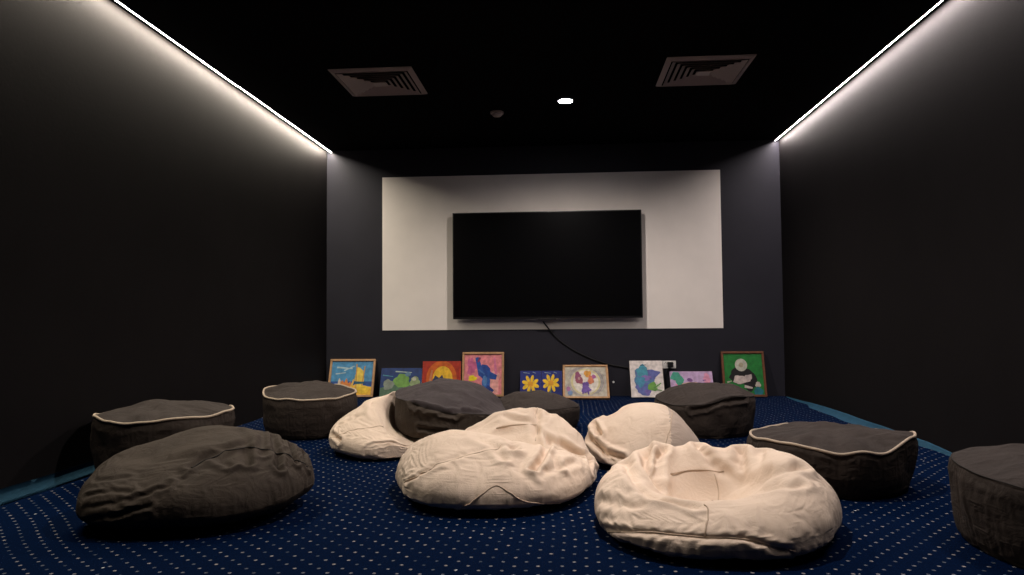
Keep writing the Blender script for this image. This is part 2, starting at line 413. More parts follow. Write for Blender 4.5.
def painting(x0, x1, h, yfoot, label, bg, shapes, frame=None, name='canvas_painting', lean=None, ztop=None):
    """x0,x1 along the wall; yfoot distance of its foot from the wall; h slant height"""
    w = x1 - x0; root = empty(name, ((x0 + x1) / 2, D - yfoot, .011 if yfoot > .2 else .006), label, 'painting', 'pictures leaning along the back wall')
    top = .012 + (.02 if frame else .018)
    ang = math.asin(min(.9, (yfoot - top) / h)); root.rotation_euler = (-ang, 0, 0)
    fwid = .022 if frame else 0
    W, Hh = w - 2 * fwid, h - 2 * fwid
    bm = bmesh.new(); mats = [M['canvas_edge'], pm(bg)]
    box(bm, (-W / 2, -.002 if not frame else .003, fwid), (W / 2, .014, h - fwid), 0)
    yf = -.0022 if not frame else .0028
    def P(p, k): return (-W / 2 + p[0] * W, yf - .00025 * k, fwid + p[1] * Hh)
    f = bm.faces.new([bm.verts.new(P(q, 0)) for q in ((0, 0), (1, 0), (1, 1), (0, 1))]); f.material_index = 1; flat = [f]
    for k, (c, s) in enumerate(shapes):
        if pm(c) not in mats: mats.append(pm(c))
        mi = mats.index(pm(c))
        if s[0] == 'strip':
            a = [bm.verts.new(P(clip01(p), k + 1)) for p in s[1]]; b_ = [bm.verts.new(P(clip01(p), k + 1)) for p in s[2]]
            for i in range(len(a) - 1):
                try:
                    f = bm.faces.new((a[i], a[i + 1], b_[i + 1], b_[i])); f.material_index = mi
                except ValueError: pass
        else:
            f = bm.faces.new([bm.verts.new(P(clip01(p), k + 1)) for p in s]); f.material_index = mi
    me = bpy.data.meshes.new('canvas')
    bm.normal_update()
    for f in bm.faces:
        if abs(f.normal.y) > .9 and f.normal.y > 0 and f.calc_center_median().y < .003: f.normal_flip()
    bm.to_mesh(me); bm.free()
    for m in mats: me.materials.append(m)
    c = link('canvas', me, root)
    if frame:
        bm = bmesh.new()
        for a, b in (((-w / 2, 0), (w / 2, fwid)), ((-w / 2, h - fwid), (w / 2, h)), ((-w / 2, fwid), (-w / 2 + fwid, h - fwid)), ((w / 2 - fwid, fwid), (w / 2, h - fwid))):
            box(bm, (a[0], -.010, a[1]), (b[0], .016, b[1]))
        bevel(bm, .002, 1); obj('frame', bm, frame, root)
    return root
SKY, SEA, SAND, CLOUD = (.08, .30, .55), (.02, .08, .30), (.85, .50, .05), (.45, .60, .65)
painting(-2.44, -1.96, .40, .16, 'wood-framed beach picture of blue sky and yellow sand, leftmost of the pictures', SKY,
    [(SEA, [(0, .28), (1, .26), (1, .40), (0, .40)]), (SAND, [(0, 0), (1, 0), (1, .24), (.6, .30), (.3, .2), (0, .26)]),
     (CLOUD, stroke(.12, .82, .5, .78, .05)), (CLOUD, stroke(.3, .72, .55, .86, .04)), (CLOUD, stroke(.1, .62, .35, .66, .04)),
     ((.75, .25, .06), [(.2, .24), (.5, .24), (.48, .40), (.43, .34), (.38, .5), (.33, .36), (.28, .44), (.22, .34)]), ((.7, .6, .5), [(.18, .22), (.24, .22), (.24, .42), (.21, .50), (.18, .42)]),
     ((.85, .62, .10), blob(.68, .5, .11, .32, 3, .10)), ((.60, .33, .08), stroke(.62, .2, .60, .92, .04)), ((.60, .33, .08), stroke(.76, .2, .80, .86, .04)),
     ((.02, .12, .2), stroke(.58, .36, .82, .36, .09)), ((.9, .6, .05), ell(.8, .16, .14, .12)), ((.8, .5, .1), stroke(.5, .2, .56, .46, .06))], M['wood'], 'framed_painting')
painting(-1.90, -1.47, .305, .14, 'unframed canvas of pale green bushes under a deep blue sky', (.01, .04, .17),
    [((.08, .16, .10), [(0, 0), (1, 0), (1, .4), (.8, .45), (.6, .35), (.4, .45), (.2, .38), (0, .3)]), ((.16, .34, .07), blob(.52, .55, .2, .24, 5, .1)), ((.22, .26, .22), blob(.2, .42, .13, .18, 8, .1)),
     ((.25, .33, .16), blob(.84, .52, .12, .18, 9, .1)), ((.4, .5, .45), stroke(.35, .88, .75, .84, .04)), ((.5, .5, .4), ell(.82, .62, .05, .07)), ((.06, .25, .35), stroke(.05, .75, .3, .7, .04)), ((.1, .2, .3), ell(.66, .78, .07, .08))])
painting(-1.465, -1.065, .365, .12, 'unframed red canvas with a yellow sun disc behind a dark blue hill', (.42, .03, .012),
    [((.62, .12, .015), ell(.5, .5, .40, .52)), ((.85, .5, .03), ell(.53, .5, .26, .36)), ((.62, .24, .12), stroke(.2, .35, .25, .75, .07)), ((.02, .035, .10), [(.18, 0), (.75, 0), (.6, .35), (.52, .62), (.44, .52), (.34, .6), (.26, .44)]),
     ((.30, .33, .18), ell(.40, .38, .05, .08)), ((.05, .07, .16), stroke(.3, .2, .5, .45, .06))])
painting(-1.05, -.62, .455, .12, 'wood-framed pink picture of a blue plant and a yellow bloom', (.82, .27, .30),
    [((.62, .14, .30), blob(.2, .7, .13, .2, 4, .2)), ((.88, .42, .38), blob(.75, .3, .2, .28, 6, .15)), ((.7, .2, .35), stroke(.85, .5, .8, .92, .08)),
     ((.02, .07, .32), blob(.55, .56, .17, .17, 12, .12)), ((.03, .10, .40), stroke(.44, .55, .33, .92, .15)), ((.02, .08, .35), stroke(.6, .5, .86, .42, .2)), ((.03, .12, .42), blob(.58, .26, .11, .2, 14, .1)), ((.10, .25, .55), ell(.55, .34, .06, .13)),
     ((.02, .05, .25), stroke(.6, .2, .78, .08, .1)), ((.06, .16, .45), stroke(.38, .62, .55, .50, .05)), ((.9, .72, .02), blob(.22, .40, .11, .07, 7, .12)), ((.3, .04, .12), stroke(.42, .92, .36, .80, .05))], M['wood'], 'framed_painting')
def tulips(x0, x1, lab, cx, cy, rr):
    Y = (.92, .58, .02); pet = [(Y, ell(cx + rr * math.cos(a), cy + rr * .8 * math.sin(a), .15, .075, a)) for a in [2 * PI * k / 8 + cx for k in range(8)]]
    painting(x0, x1, .268, .12, lab, (.008, .02, .20),
        pet + [((.80, .36, .02), ell(cx, cy, .13, .11)), ((.10, .25, .12), stroke(cx, cy - rr * .9, cx - .04, .04, .05)), ((.25, .35, .5), stroke(.15, .93, .45, .9, .03)), ((.25, .35, .5), stroke(.6, .95, .75, .9, .03))])
tulips(-.455, -.242, 'small navy canvas with one yellow daisy, left one of the adjoining navy pair', .5, .48, .27)
tulips(-.238, -.028, 'small navy canvas with one yellow daisy, touching the ringed abstract picture', .46, .52, .27)
IV = (.72, .66, .56)
sh = [((.62, .55, .30), ell(.5, .5, .36, .44)), (IV, ell(.5, .5, .31, .40)), ((.74, .68, .62), ell(.48, .5, .27, .36))]
for i, c in enumerate(((.30, .22, .36), (.35, .40, .28), (.26, .20, .34), (.48, .40, .30), (.30, .34, .36))):
    sh += [(c, ring(.5, .5, .40 + .022 * i, .50 + .02 * i, .012, 100 + 9 * i, 170 - 4 * i)), (c, ring(.5, .5, .38 + .024 * i, .47 + .02 * i, .014, -60 + 5 * i, 60 - 8 * i)), (c, ring(.5, .5, .39 + .024 * i, .47 + .02 * i, .010, 190, 250 - 6 * i))]
sh += [((.26, .07, .15), blob(.31, .70, .07, .13, 41, .12)), ((.30, .08, .12), blob(.35, .54, .09, .12, 42, .12)), ((.5, .3, .3), ell(.34, .6, .03, .05)), ((.75, .35, .06), blob(.55, .76, .09, .11, 43, .1)), ((.62, .20, .10), blob(.62, .55, .07, .15, 44, .14)), ((.40, .12, .30), blob(.70, .66, .05, .07, 45, .1)),
       ((.12, .06, .28), blob(.50, .38, .08, .11, 46, .1)), ((.16, .09, .36), blob(.50, .24, .11, .12, 47, .14)), ((.14, .07, .3), stroke(.44, .22, .42, .08, .05)), ((.14, .07, .3), stroke(.55, .22, .56, .06, .05)), ((.2, .3, .5), ell(.12, .12, .06, .08)), ((.35, .15, .3), ell(.08, .25, .05, .08))]
painting(-.02, .435, .425, .33, 'wood-framed ringed abstract picture with three small blossoms on cream', (.50, .46, .38), sh, M['wood'], 'framed_painting')
painting(.655, .98, .395, .22, 'upright white canvas with a big blue and violet bouquet', (.74, .67, .64),
    [((.08, .18, .36), blob(.40, .5, .30, .30, 51, .10)), ((.10, .12, .36), blob(.55, .62, .34, .14, 52, .12)), ((.05, .28, .38), blob(.38, .70, .17, .18, 53, .12)), ((.10, .13, .38), blob(.40, .22, .24, .17, 54, .12)), ((.22, .14, .42), blob(.48, .52, .14, .08, 55, .15)),
     ((.05, .24, .38), blob(.3, .42, .14, .14, 56, .15)), ((.02, .05, .10), stroke(.32, .87, .50, .88, .03)), ((.16, .12, .40), blob(.5, .14, .1, .07, 57, .2)), ((.13, .32, .05), blob(.66, .28, .15, .12, 58, .1)), ((.5, .55, .4), blob(.82, .30, .06, .05, 59, .2)), ((.10, .26, .06), stroke(.7, .24, .92, .38, .05)), ((.10, .26, .06), stroke(.72, .2, .93, .18, .04))])
painting(1.055, 1.475, .275, .16, 'lilac canvas with a green leaf and pink flower behind the tall dark pouf', (.52, .36, .58),
    [((.04, .32, .22), blob(.14, .8, .13, .17, 61, .12)), ((.05, .34, .22), blob(.22, .62, .10, .2, 62, .1)), ((.18, .07, .25), ell(.46, .66, .06, .08, .5)), ((.65, .42, .30), blob(.5, .45, .28, .12, 63, .12)), ((.75, .30, .45), blob(.86, .72, .08, .2, 64, .12)), ((.68, .25, .4), stroke(.3, .1, .12, .5, .08)), ((.10, .05, .25), stroke(.76, .64, .84, .66, .04)), ((.75, .6, .2), stroke(.35, .4, .45, .5, .05))])
painting(1.565, 1.985, .455, .14, 'dark wood-framed green picture of a round white flower over black leaves, rightmost', (.010, .20, .03),
    [((.006, .006, .006), blob(.45, .46, .33, .20, 71, .08)), ((.005, .005, .006), blob(.65, .32, .18, .22, 72, .1)), ((.55, .54, .45), ell(.45, .72, .16, .155)), ((.40, .36, .25), ell(.45, .72, .06, .06)),
     ((.62, .52, .48), blob(.42, .36, .21, .10, 73, .12)), ((.55, .46, .44), blob(.62, .42, .10, .07, 74, .15)), ((.5, .45, .38), blob(.85, .24, .07, .07, 75, .1)), ((.01, .16, .20), blob(.85, .08, .12, .10, 76, .1)), ((.4, .4, .3), stroke(.06, .30, .18, .33, .04)), ((.6, .52, .48), stroke(.5, .2, .7, .16, .07))], M['darkwood'], 'framed_painting')

# ------------------------------------------------------------------ bean bags: shaped shell + small cloth relaxation
NG = 60
def cube_sphere(n):
    """unit directions, quads, unique verts"""
    lin = np.tan(np.linspace(-PI / 4, PI / 4, n + 1)); key = {}; V = []; F = []
    ax = [((0, 0, 1), (1, 0, 0), (0, 1, 0)), ((0, 0, -1), (0, 1, 0), (1, 0, 0)), ((1, 0, 0), (0, 1, 0), (0, 0, 1)),
          ((-1, 0, 0), (0, 0, 1), (0, 1, 0)), ((0, 1, 0), (0, 0, 1), (1, 0, 0)), ((0, -1, 0), (1, 0, 0), (0, 0, 1))]
    for c, u, v in ax:
        c, u, v = map(np.array, (c, u, v)); idx = np.zeros((n + 1, n + 1), int)
        for i in range(n + 1):
            for j in range(n + 1):
                p = c + u * lin[i] + v * lin[j]; k = tuple(np.round(p / np.abs(p).max(), 6) + 0.)
                if k not in key: key[k] = len(V); V.append(p / np.linalg.norm(p))
                idx[i, j] = key[k]
        for i in range(n):
            for j in range(n): F.append((idx[i, j], idx[i + 1, j], idx[i + 1, j + 1], idx[i, j + 1]))
    return np.array(V), np.array(F)
DIR, QUADS = cube_sphere(NG)
E1 = np.concatenate([QUADS[:, [0, 1]], QUADS[:, [1, 2]], QUADS[:, [2, 3]], QUADS[:, [3, 0]]]); E1.sort(axis=1); E1 = np.unique(E1, axis=0)
E2 = np.concatenate([QUADS[:, [0, 2]], QUADS[:, [1, 3]]]); EA = np.concatenate([E1, E2]); NV = len(DIR)
VAL = np.bincount(EA.ravel(), minlength=NV).astype(float)[:, None]
VAL1 = np.bincount(E1.ravel(), minlength=NV).astype(float)[:, None]
def scat(idx, w):
    return np.stack([np.bincount(idx, weights=w[:, k], minlength=NV) for k in range(3)], 1)
def lap(x):
    return (scat(E1[:, 0], x[E1[:, 1]]) + scat(E1[:, 1], x[E1[:, 0]])) / VAL1 - x
def normals(x):
    a = x[QUADS[:, 2]] - x[QUADS[:, 0]]; b = x[QUADS[:, 3]] - x[QUADS[:, 1]]; n = np.cross(a, b)
    N = sum(scat(QUADS[:, k], n) for k in range(4)); N /= np.linalg.norm(N, axis=1)[:, None] + 1e-12
    if ((x - x.mean(0)) * N).sum() < 0: N = -N
    return N
def sstep(t): t = np.clip(t, 0, 1); return t * t * (3 - 2 * t)
def periodic(th, keys):
    """smooth interpolation of (degrees, value) keys round the circle"""
    k = sorted(keys); a = np.array([p[0] for p in k], float); v = np.array([p[1] for p in k], float)
    d = np.degrees(th) % 360; a2 = np.concatenate([a - 360, a, a + 360]); v2 = np.tile(v, 3)
    m = np.gradient(v2, a2); i = np.clip(np.searchsorted(a2, d, side='right') - 1, 0, len(a2) - 2)
    h = a2[i + 1] - a2[i]; t = (d - a2[i]) / h
    return (2 * t**3 - 3 * t**2 + 1) * v2[i] + (t**3 - 2 * t**2 + t) * h * m[i] + (-2 * t**3 + 3 * t**2) * v2[i + 1] + (t**3 - t**2) * h * m[i + 1]
class TPS:
    def __init__(s, pts, lam=1e-3):
        P = np.array([p[:2] for p in pts]); z = np.array([p[2] for p in pts]); n = len(P); s.P = P
        K = s.k(P, P) + lam * np.eye(n); A = np.zeros((n + 3, n + 3)); A[:n, :n] = K; A[:n, n] = A[n, :n] = 1; A[:n, n + 1:] = P; A[n + 1:, :n] = P.T
        s.w = np.linalg.solve(A, np.concatenate([z, np.zeros(3)]))
    def k(s, a, b):
        r2_ = ((a[:, None] - b[None]) ** 2).sum(2) + 1e-9; return .5 * r2_ * np.log(r2_)
    def __call__(s, q):
        n = len(s.P); return s.k(q, s.P) @ s.w[:n] + s.w[n] + q @ s.w[n + 1:]
def seg_dist(P, poly):
    best = np.full(len(P), 9.); 
    for a, b in zip(poly[:-1], poly[1:]):
        ab = b - a; t = np.clip(((P - a) @ ab) / (ab @ ab + 1e-12), 0, 1); best = np.minimum(best, np.linalg.norm(P - a - t[:, None] * ab, axis=1))
    return best
_noise_cache = {}
def noise3(P, scale, seed):
    """cheap smooth value noise"""
    r = np.random.RandomState(seed); G = r.rand(24, 24, 24) * 2 - 1; q = P * scale + 100; i = np.floor(q).astype(int); f = q - i; f = f * f * (3 - 2 * f); out = 0
    for dx_ in (0, 1):
        for dy_ in (0, 1):
            for dz_ in (0, 1):
                w = (f[:, 0] if dx_ else 1 - f[:, 0]) * (f[:, 1] if dy_ else 1 - f[:, 1]) * (f[:, 2] if dz_ else 1 - f[:, 2])
                out = out + w * G[(i[:, 0] + dx_) % 24, (i[:, 1] + dy_) % 24, (i[:, 2] + dz_) % 24]
    return out

class Bag:
    def __init__(s, kind, c, outline, top=None, zc=.42, p=.62, q=.72, rim=None, dome=None, zb=None, profile=None, slack=1.03, iters=110,
                 seed=1, planes=(), creases=(), gathers=(), attract=.02, bend=.12, rimlat=.50, dents=(), amp=.004, lump=.008, press=(), ripple=0, tuck=0, aniso=(1, 1, 1)):
        s.kind, s.c, s.outline, s.seed = kind, np.array(c, float), outline, seed
        s.T = TPS(top) if top else None; s.zc, s.p, s.q = zc, p, q; s.rim, s.dome, s.zb, s.profile, s.rimlat = rim, dome, zb, profile, rimlat
        s.dents = dents; s.ripple = ripple; s.tuck = tuck
        base = s.base(DIR)
        # creases given as picture polylines: found on the shell's visible side, then measured in metres
        N = normals(base); lum = noise3(base, 5.5, seed + 31) * lump + noise3(base, 11., seed + 37) * lump * .45
        base = base + N * (lum * (1 if kind == 'bag' else 1.2))[:, None]; base[:, 2] = np.where(s.base(DIR)[:, 2] <= 0.001, 0, np.maximum(base[:, 2], 0))
        s.b0 = base.copy(); N = normals(base); s.N0 = N
        for poly, depth, w in creases:
            pts = s.find(poly, base, N); d = seg_dist(base, pts); near = np.clip(1.4 - d / (3.5 * w), 0, 1) > 0
            g = -np.exp(-(d / w) ** 2) + .42 * np.exp(-((d - 2.0 * w) / (1.1 * w)) ** 2)
            base = base + N * (depth * g * near)[:, None]
        s.bs = base
        # gathers: short seams that pucker the cloth beside them
        x = base.copy(); x0 = x.copy()
        L = np.linalg.norm(base[EA[:, 0]] - base[EA[:, 1]], axis=1)
        mid = (base[EA[:, 0]] + base[EA[:, 1]]) / 2
        sl = slack + (slack - 1) * .6 * noise3(mid, 4., seed + 5)
        for poly, tight, full, w in gathers:
            if poly == 'rim':
                rd = s.ring_dirs(s.rimlat); pts = np.array([base[np.argmax(DIR @ d_)] for d_ in rd])
            else: pts = s.find(poly, base, N)
            d = seg_dist(mid, pts); sl = np.where(d < .012, tight, sl + (full - 1) * np.exp(-((d - .03) / w) ** 2))
        L = L * sl; 
        nz = noise3(base * np.array(aniso), 14., seed) * amp + noise3(base, 6., seed + 2) * amp * .8
        x = x + N * nz[:, None]; xp = x.copy(); lb = lap(base); zmin = s.bs[:, 2].min()
        for it in range(iters):
            v = (x - xp) * .88; xp = x.copy(); x = x + v
            for _ in range(2):
                e = x[EA[:, 1]] - x[EA[:, 0]]; l = np.linalg.norm(e, axis=1); r = .5 * (l - L) / (l + 1e-9)
                dl = e * r[:, None]; x = x + (scat(EA[:, 0], dl) - scat(EA[:, 1], dl)) / VAL * 1.5
            x = x + bend * (lap(x) - lb) + attract * (base - x)
            x[:, 2] = np.maximum(x[:, 2], 0.0 if zmin < .02 else zmin)
            for (cc, cr, cz) in press:
                dd = np.hypot(x[:, 0] - cc[0], x[:, 1] - cc[1]); m_ = (dd < cr) & (x[:, 2] > cz)
                push = m_ & (dd > cr - .05); sc2 = np.where(push, cr / np.maximum(dd, 1e-6), 1)
                x[:, 0] = cc[0] + (x[:, 0] - cc[0]) * sc2; x[:, 1] = cc[1] + (x[:, 1] - cc[1]) * sc2; x[m_ & ~push, 2] = cz
            for (pp, nn) in planes:
                pp, nn = np.array(pp, float), np.array(nn, float); nn = nn / np.linalg.norm(nn)
                h = (x - pp) @ nn; x = x - np.minimum(h, 0)[:, None] * nn
        x = x + .35 * lap(x)
        s.x = x; s.disp = x - s.b0; s.N = normals(x)
    def base(s, d):
        th = np.arctan2(d[:, 1], d[:, 0]); lat = np.arcsin(np.clip(d[:, 2], -1, 1)) / (PI / 2)
        R = periodic(th, s.outline)
        if s.kind == 'bag':
            cl = np.cos(lat * PI / 2); rho = np.abs(cl) ** s.p * (1 - s.tuck * sstep(-lat * 2.2)); ze = np.sign(lat) * np.abs(np.sin(lat * PI / 2)) ** s.q
            xy = s.c[:2] + np.stack([np.cos(th), np.sin(th)], 1) * (R * rho)[:, None]
            T = np.maximum(s.T(xy), .02); z = np.where(ze > 0, T * (s.zc + (1 - s.zc) * ze), T * s.zc * (1 + ze))
        else:
            pr = s.profile or [(-1, 0, 0), (-.62, .90, 0), (-.50, .985, .06), (-.2, 1.03, .35), (.2, 1.02, .75)]
            pr = pr + [(s.rimlat, 1.0 if not s.profile else s.profile[-1][1], 1.0)]
            la = [k[0] for k in pr]; tt = np.linspace(-1, 1, 401); rt = np.interp(tt, la + [1], [k[1] for k in pr] + [0]); zt = np.interp(tt, la + [1], [k[2] for k in pr] + [1])
            ker = np.exp(-np.linspace(-2, 2, 37) ** 2); ker /= ker.sum(); pad = lambda a: np.convolve(np.pad(a, 18, mode='reflect', reflect_type='odd'), ker, 'valid')
            low = sstep((s.rimlat - tt) / .10); rt = pad(rt) * low + rt * (1 - low); zt = pad(zt) * low + zt * (1 - low); rt[tt < -.97] = np.maximum(0, rt[tt < -.97])
            rho = np.interp(lat, tt, rt); zf = np.interp(lat, tt, zt)
            zr = periodic(th, s.rim) + s.ripple * (np.sin(th * 9 + s.seed) + .7 * np.sin(th * 15 + 2 * s.seed)); above = np.clip((lat - s.rimlat) / (1 - s.rimlat), 0, 1)
            xy = s.c[:2] + np.stack([np.cos(th), np.sin(th)], 1) * (R * rho)[:, None]
            zb = s.zb(xy) if s.zb else 0
            top = s.T(xy) if s.T else s.dome
            w = 1 - (1 - above) ** 2.2
            z = zb + zf * (zr - zb); z = np.where(lat > s.rimlat, zr + (top - zr) * w, z)
        P = np.stack([xy[:, 0], xy[:, 1], z], 1)
        for (c, r, dv) in s.dents:
            c = np.array(c); g = np.exp(-(((P - c) / np.array(r)) ** 2).sum(1)); P = P + g[:, None] * np.array(dv)
        P[:, 2] = np.maximum(P[:, 2], 0); return P
    def find(s, poly, base, N, idx=False):
        uv, dep = project(base); view = base - np.array([0, 0, HC]); fr = (view * N).sum(1) < 0
        pts = []; pl = []
        for a, b in zip(poly[:-1], poly[1:]):
            n = max(2, int(np.hypot(b[0] - a[0], b[1] - a[1]) / 3)); pl += [(a[0] + (b[0] - a[0]) * k / n, a[1] + (b[1] - a[1]) * k / n) for k in range(n)]
        pl.append(poly[-1])
        ids = []
        for q in pl:
            d2 = ((uv - q) ** 2).sum(1) + np.where(fr, 0, 1e6); i = np.argsort(d2)[:6]; i = i[np.argmin(dep[i] + .02 * np.sqrt(d2[i]))]; ids.append(i)
        if idx:
            return ids
        return base[ids]
    def track(s, dirs, off=0.):
        """points of the relaxed skin for given directions"""
        out = []
        for d in dirs:
            dd = DIR @ d; i = np.argpartition(-dd, 4)[:4]; w = 1 / (1e-5 + (1 - dd[i])); w /= w.sum()
            out.append((s.x[i] * w[:, None]).sum(0) + (s.N[i] * w[:, None]).sum(0) * off)
        return smooth_line(np.array(out))
    def ring_dirs(s, lat, a0=0, a1=360, n=150):
        th = np.radians(np.linspace(a0, a1, n, endpoint=(a1 - a0) < 360)); la = lat * PI / 2
        return np.stack([np.cos(th) * math.cos(la), np.sin(th) * math.cos(la), np.full(n, math.sin(la))], 1)
    def seam_dirs(s, poly):
        ids = s.find(poly, s.bs, s.N0, True); d = DIR[ids]; d2 = [d[0]]
        for a, b in zip(d[:-1], d[1:]):
            if np.linalg.norm(a - b) < 1e-6: continue
            n = max(1, int(np.linalg.norm(a - b) / .02)); d2 += [(a + (b - a) * k / n) / np.linalg.norm(a + (b - a) * k / n) for k in range(1, n + 1)]
        d2 = np.array(d2)
        for _ in range(3): d2[1:-1] = (d2[:-2] + d2[1:-1] * 2 + d2[2:]) / 4
        return d2 / np.linalg.norm(d2, axis=1)[:, None]
def smooth_line(p, k=2):
    for _ in range(k): p[1:-1] = (p[:-2] + 2 * p[1:-1] + p[2:]) / 4
    return p

def make_bag(name, label, cat, group, bag, m, piping=None, seams=(), seam_mat=None, top_mat=None, panel=None, seam_r=.0028):
    loc = Vector((bag.c[0], bag.c[1], float(bag.x[:, 2].min())))
    root = bpy.data.objects.new(name, None); C.objects.link(root); root.location = loc; root.empty_display_size = .1
    tag(root, label, cat, group)
    me = bpy.data.meshes.new('cover'); me.from_pydata([tuple(p) for p in bag.x - np.array(loc)], [], [tuple(map(int, q)) for q in QUADS]); me.materials.append(m)
    if top_mat or panel:
        me.materials.append(top_mat or panel[0]); fd = DIR[QUADS].mean(1); lat = np.arcsin(fd[:, 2] / np.linalg.norm(fd, axis=1)) / (PI / 2)
        sel = (lat > bag.rimlat) if top_mat else panel[1](bag.x[QUADS].mean(1), fd)
        me.polygons.foreach_set('material_index', sel.astype(int))
    bm = bmesh.new(); bm.from_mesh(me); bmesh.ops.recalc_face_normals(bm, faces=bm.faces); bm.to_mesh(me); bm.free()
    me.polygons.foreach_set('use_smooth', [True] * len(me.polygons))
    o = link('cover', me, root); sub = o.modifiers.new('subdivision', 'SUBSURF'); sub.levels = 1; sub.render_levels = 1
    if piping:
        pts = bag.track(bag.ring_dirs(bag.rimlat), piping * .45) - np.array(loc)
        bm = bmesh.new(); tube(bm, [tuple(p) for p in pts], piping, closed=True, seg=8); obj('piping', bm, M['piping'], root, smooth=True)['label'] = 'cream piping round the top edge'
    for sp in seams:
        d = sp if isinstance(sp, np.ndarray) else bag.seam_dirs(sp)
        pts = bag.track(d, .0002) - np.array(loc); bm = bmesh.new(); tube(bm, [tuple(p) for p in pts], seam_r, seg=6); obj('seam', bm, seam_mat, root, smooth=True)
    return root
def circ(r, **k): return [(a, r) for a in range(0, 360, 45)]
def sc_(o, k): return [(a, r * k) for a, r in o]
GP, GB = 'dark round floor poufs', 'beige bean bags'
# large beige bag in front, hollowed like a ring
b = Bag('bag', (.59, 2.84), [(0, .445), (45, .44), (75, .42), (105, .42), (135, .44), (180, .47), (205, .50), (225, .53), (270, .51), (300, .485), (330, .44)],
    top=[(.15, 2.9, .235), (.26, 3.05, .245), (.40, 3.14, .27), (.58, 3.16, .275), (.78, 3.14, .275), (.92, 3.02, .265), (.96, 2.84, .245), (.90, 2.62, .23), (.80, 2.78, .245),
         (.74, 2.52, .20), (.50, 2.48, .165), (.44, 2.60, .15), (.28, 2.60, .17), (.24, 2.76, .205), (.60, 2.64, .13), (.52, 2.80, .04), (.64, 2.84, .04), (.56, 2.94, .055), (.42, 2.84, .07), (.68, 2.95, .10), (.36, 2.96, .19), (.74, 2.90, .19), (.1, 2.6, .14), (1.06, 2.6, .18), (1.06, 3.1, .2), (.1, 3.2, .2), (.6, 2.35, .15), (.6, 3.35, .25)],
    zc=.31, p=.46, q=.85, slack=1.065, seed=11, attract=.0025, bend=.045,
    creases=[([(646, 438), (645, 452), (650, 470), (660, 486)], .040, .020), ([(664, 443), (660, 458), (662, 474)], .045, .016), ([(741, 438), (740, 460), (744, 484)], .042, .017), ([(698, 444), (712, 462), (738, 484)], .028, .016), ([(744, 484), (765, 474), (800, 466)], .022, .022), ([(748, 490), (800, 484)], .014, .018), ([(762, 450), (755, 466), (748, 480)], .020, .016),
             ([(600, 528), (650, 532), (700, 537), (745, 538), (790, 552)], .006, .010), ([(664, 500), (695, 506)], .012, .014), ([(625, 462), (640, 486), (660, 498)], .014, .020), ([(600, 500), (640, 506)], .006, .02)],
    gathers=[([(606, 533), (650, 531), (700, 537), (745, 538), (790, 550), (825, 535)], .95, 1.05, .04)], planes=[((1.00, 3.18, 0), (-.75, -.66, 0)), ((.12, 3.12, 0), (.6, -.8, 0))])
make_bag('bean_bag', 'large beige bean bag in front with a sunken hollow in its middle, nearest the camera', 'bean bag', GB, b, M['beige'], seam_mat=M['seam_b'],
    seams=[[(604, 532), (650, 531), (700, 537), (745, 538), (795, 552)], [(706, 504), (708, 515), (703, 537)], [(672, 473), (692, 469), (722, 471)], [(714, 471), (714, 492)]],
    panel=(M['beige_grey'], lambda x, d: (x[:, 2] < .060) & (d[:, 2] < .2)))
# large beige bag in the middle
b = Bag('bag', (-.32, 3.46), [(0, .46), (30, .48), (60, .52), (90, .53), (120, .47), (150, .42), (180, .475), (210, .515), (240, .605), (270, .60), (300, .565), (330, .49)],
    top=[(-.70, 3.3, .245), (-.66, 3.6, .22), (-.60, 3.32, .27), (-.45, 3.35, .27), (-.55, 3.7, .22), (-.36, 3.74, .29), (-.25, 3.84, .335), (-.08, 3.84, .335), (.03, 3.78, .325), (.09, 3.66, .275), (.07, 3.5, .15), (.08, 3.34, .185), (-.02, 3.24, .215), (-.16, 3.22, .235), (-.3, 3.12, .25), (-.5, 3.10, .245), (-.1, 3.08, .21),
         (-.26, 3.48, .15), (-.14, 3.50, .17), (-.02, 3.46, .13), (-.2, 3.66, .25), (-.4, 3.55, .20), (-.3, 3.32, .24), (-.8, 3.0, .18), (.15, 3.0, .15), (.2, 4.0, .2), (-.8, 4.0, .2)],
    zc=.32, p=.48, q=.85, slack=1.065, seed=23, attract=.0025, bend=.045,
    creases=[([(505, 431), (510, 440), (514, 449)], .065, .012), ([(548, 444), (541, 458), (534, 470)], .045, .014), ([(546, 437), (563, 445), (590, 460)], .040, .016), ([(537, 408), (536, 424), (535, 436)], .030, .015), ([(505, 417), (524, 421)], .022, .014), ([(552, 412), (538, 421)], .018, .014), ([(552, 452), (559, 468)], .035, .011),
             ([(494, 447), (503, 458)], .020, .014), ([(474, 434), (500, 446)], .016, .015), ([(588, 452), (591, 470)], .014, .012), ([(408, 480), (440, 462), (492, 445)], .008, .010), ([(540, 472), (575, 462)], .010, .016)],
    gathers=[([(402, 448), (397, 468), (406, 492)], .93, 1.08, .05), ([(408, 480), (440, 462), (492, 445)], .97, 1.02, .03)], planes=[((.15, 3.72, 0), (-.95, -.32, 0))])
make_bag('bean_bag', 'large crumpled beige bean bag in the middle, left of the hollowed front one', 'bean bag', GB, b, M['beige'], seam_mat=M['seam_b'],
    seams=[[(404, 482), (440, 462), (500, 445)], [(462, 508), (496, 484), (520, 500), (560, 506)], [(536, 408), (536, 424), (535, 437)], [(494, 428), (536, 423)]])
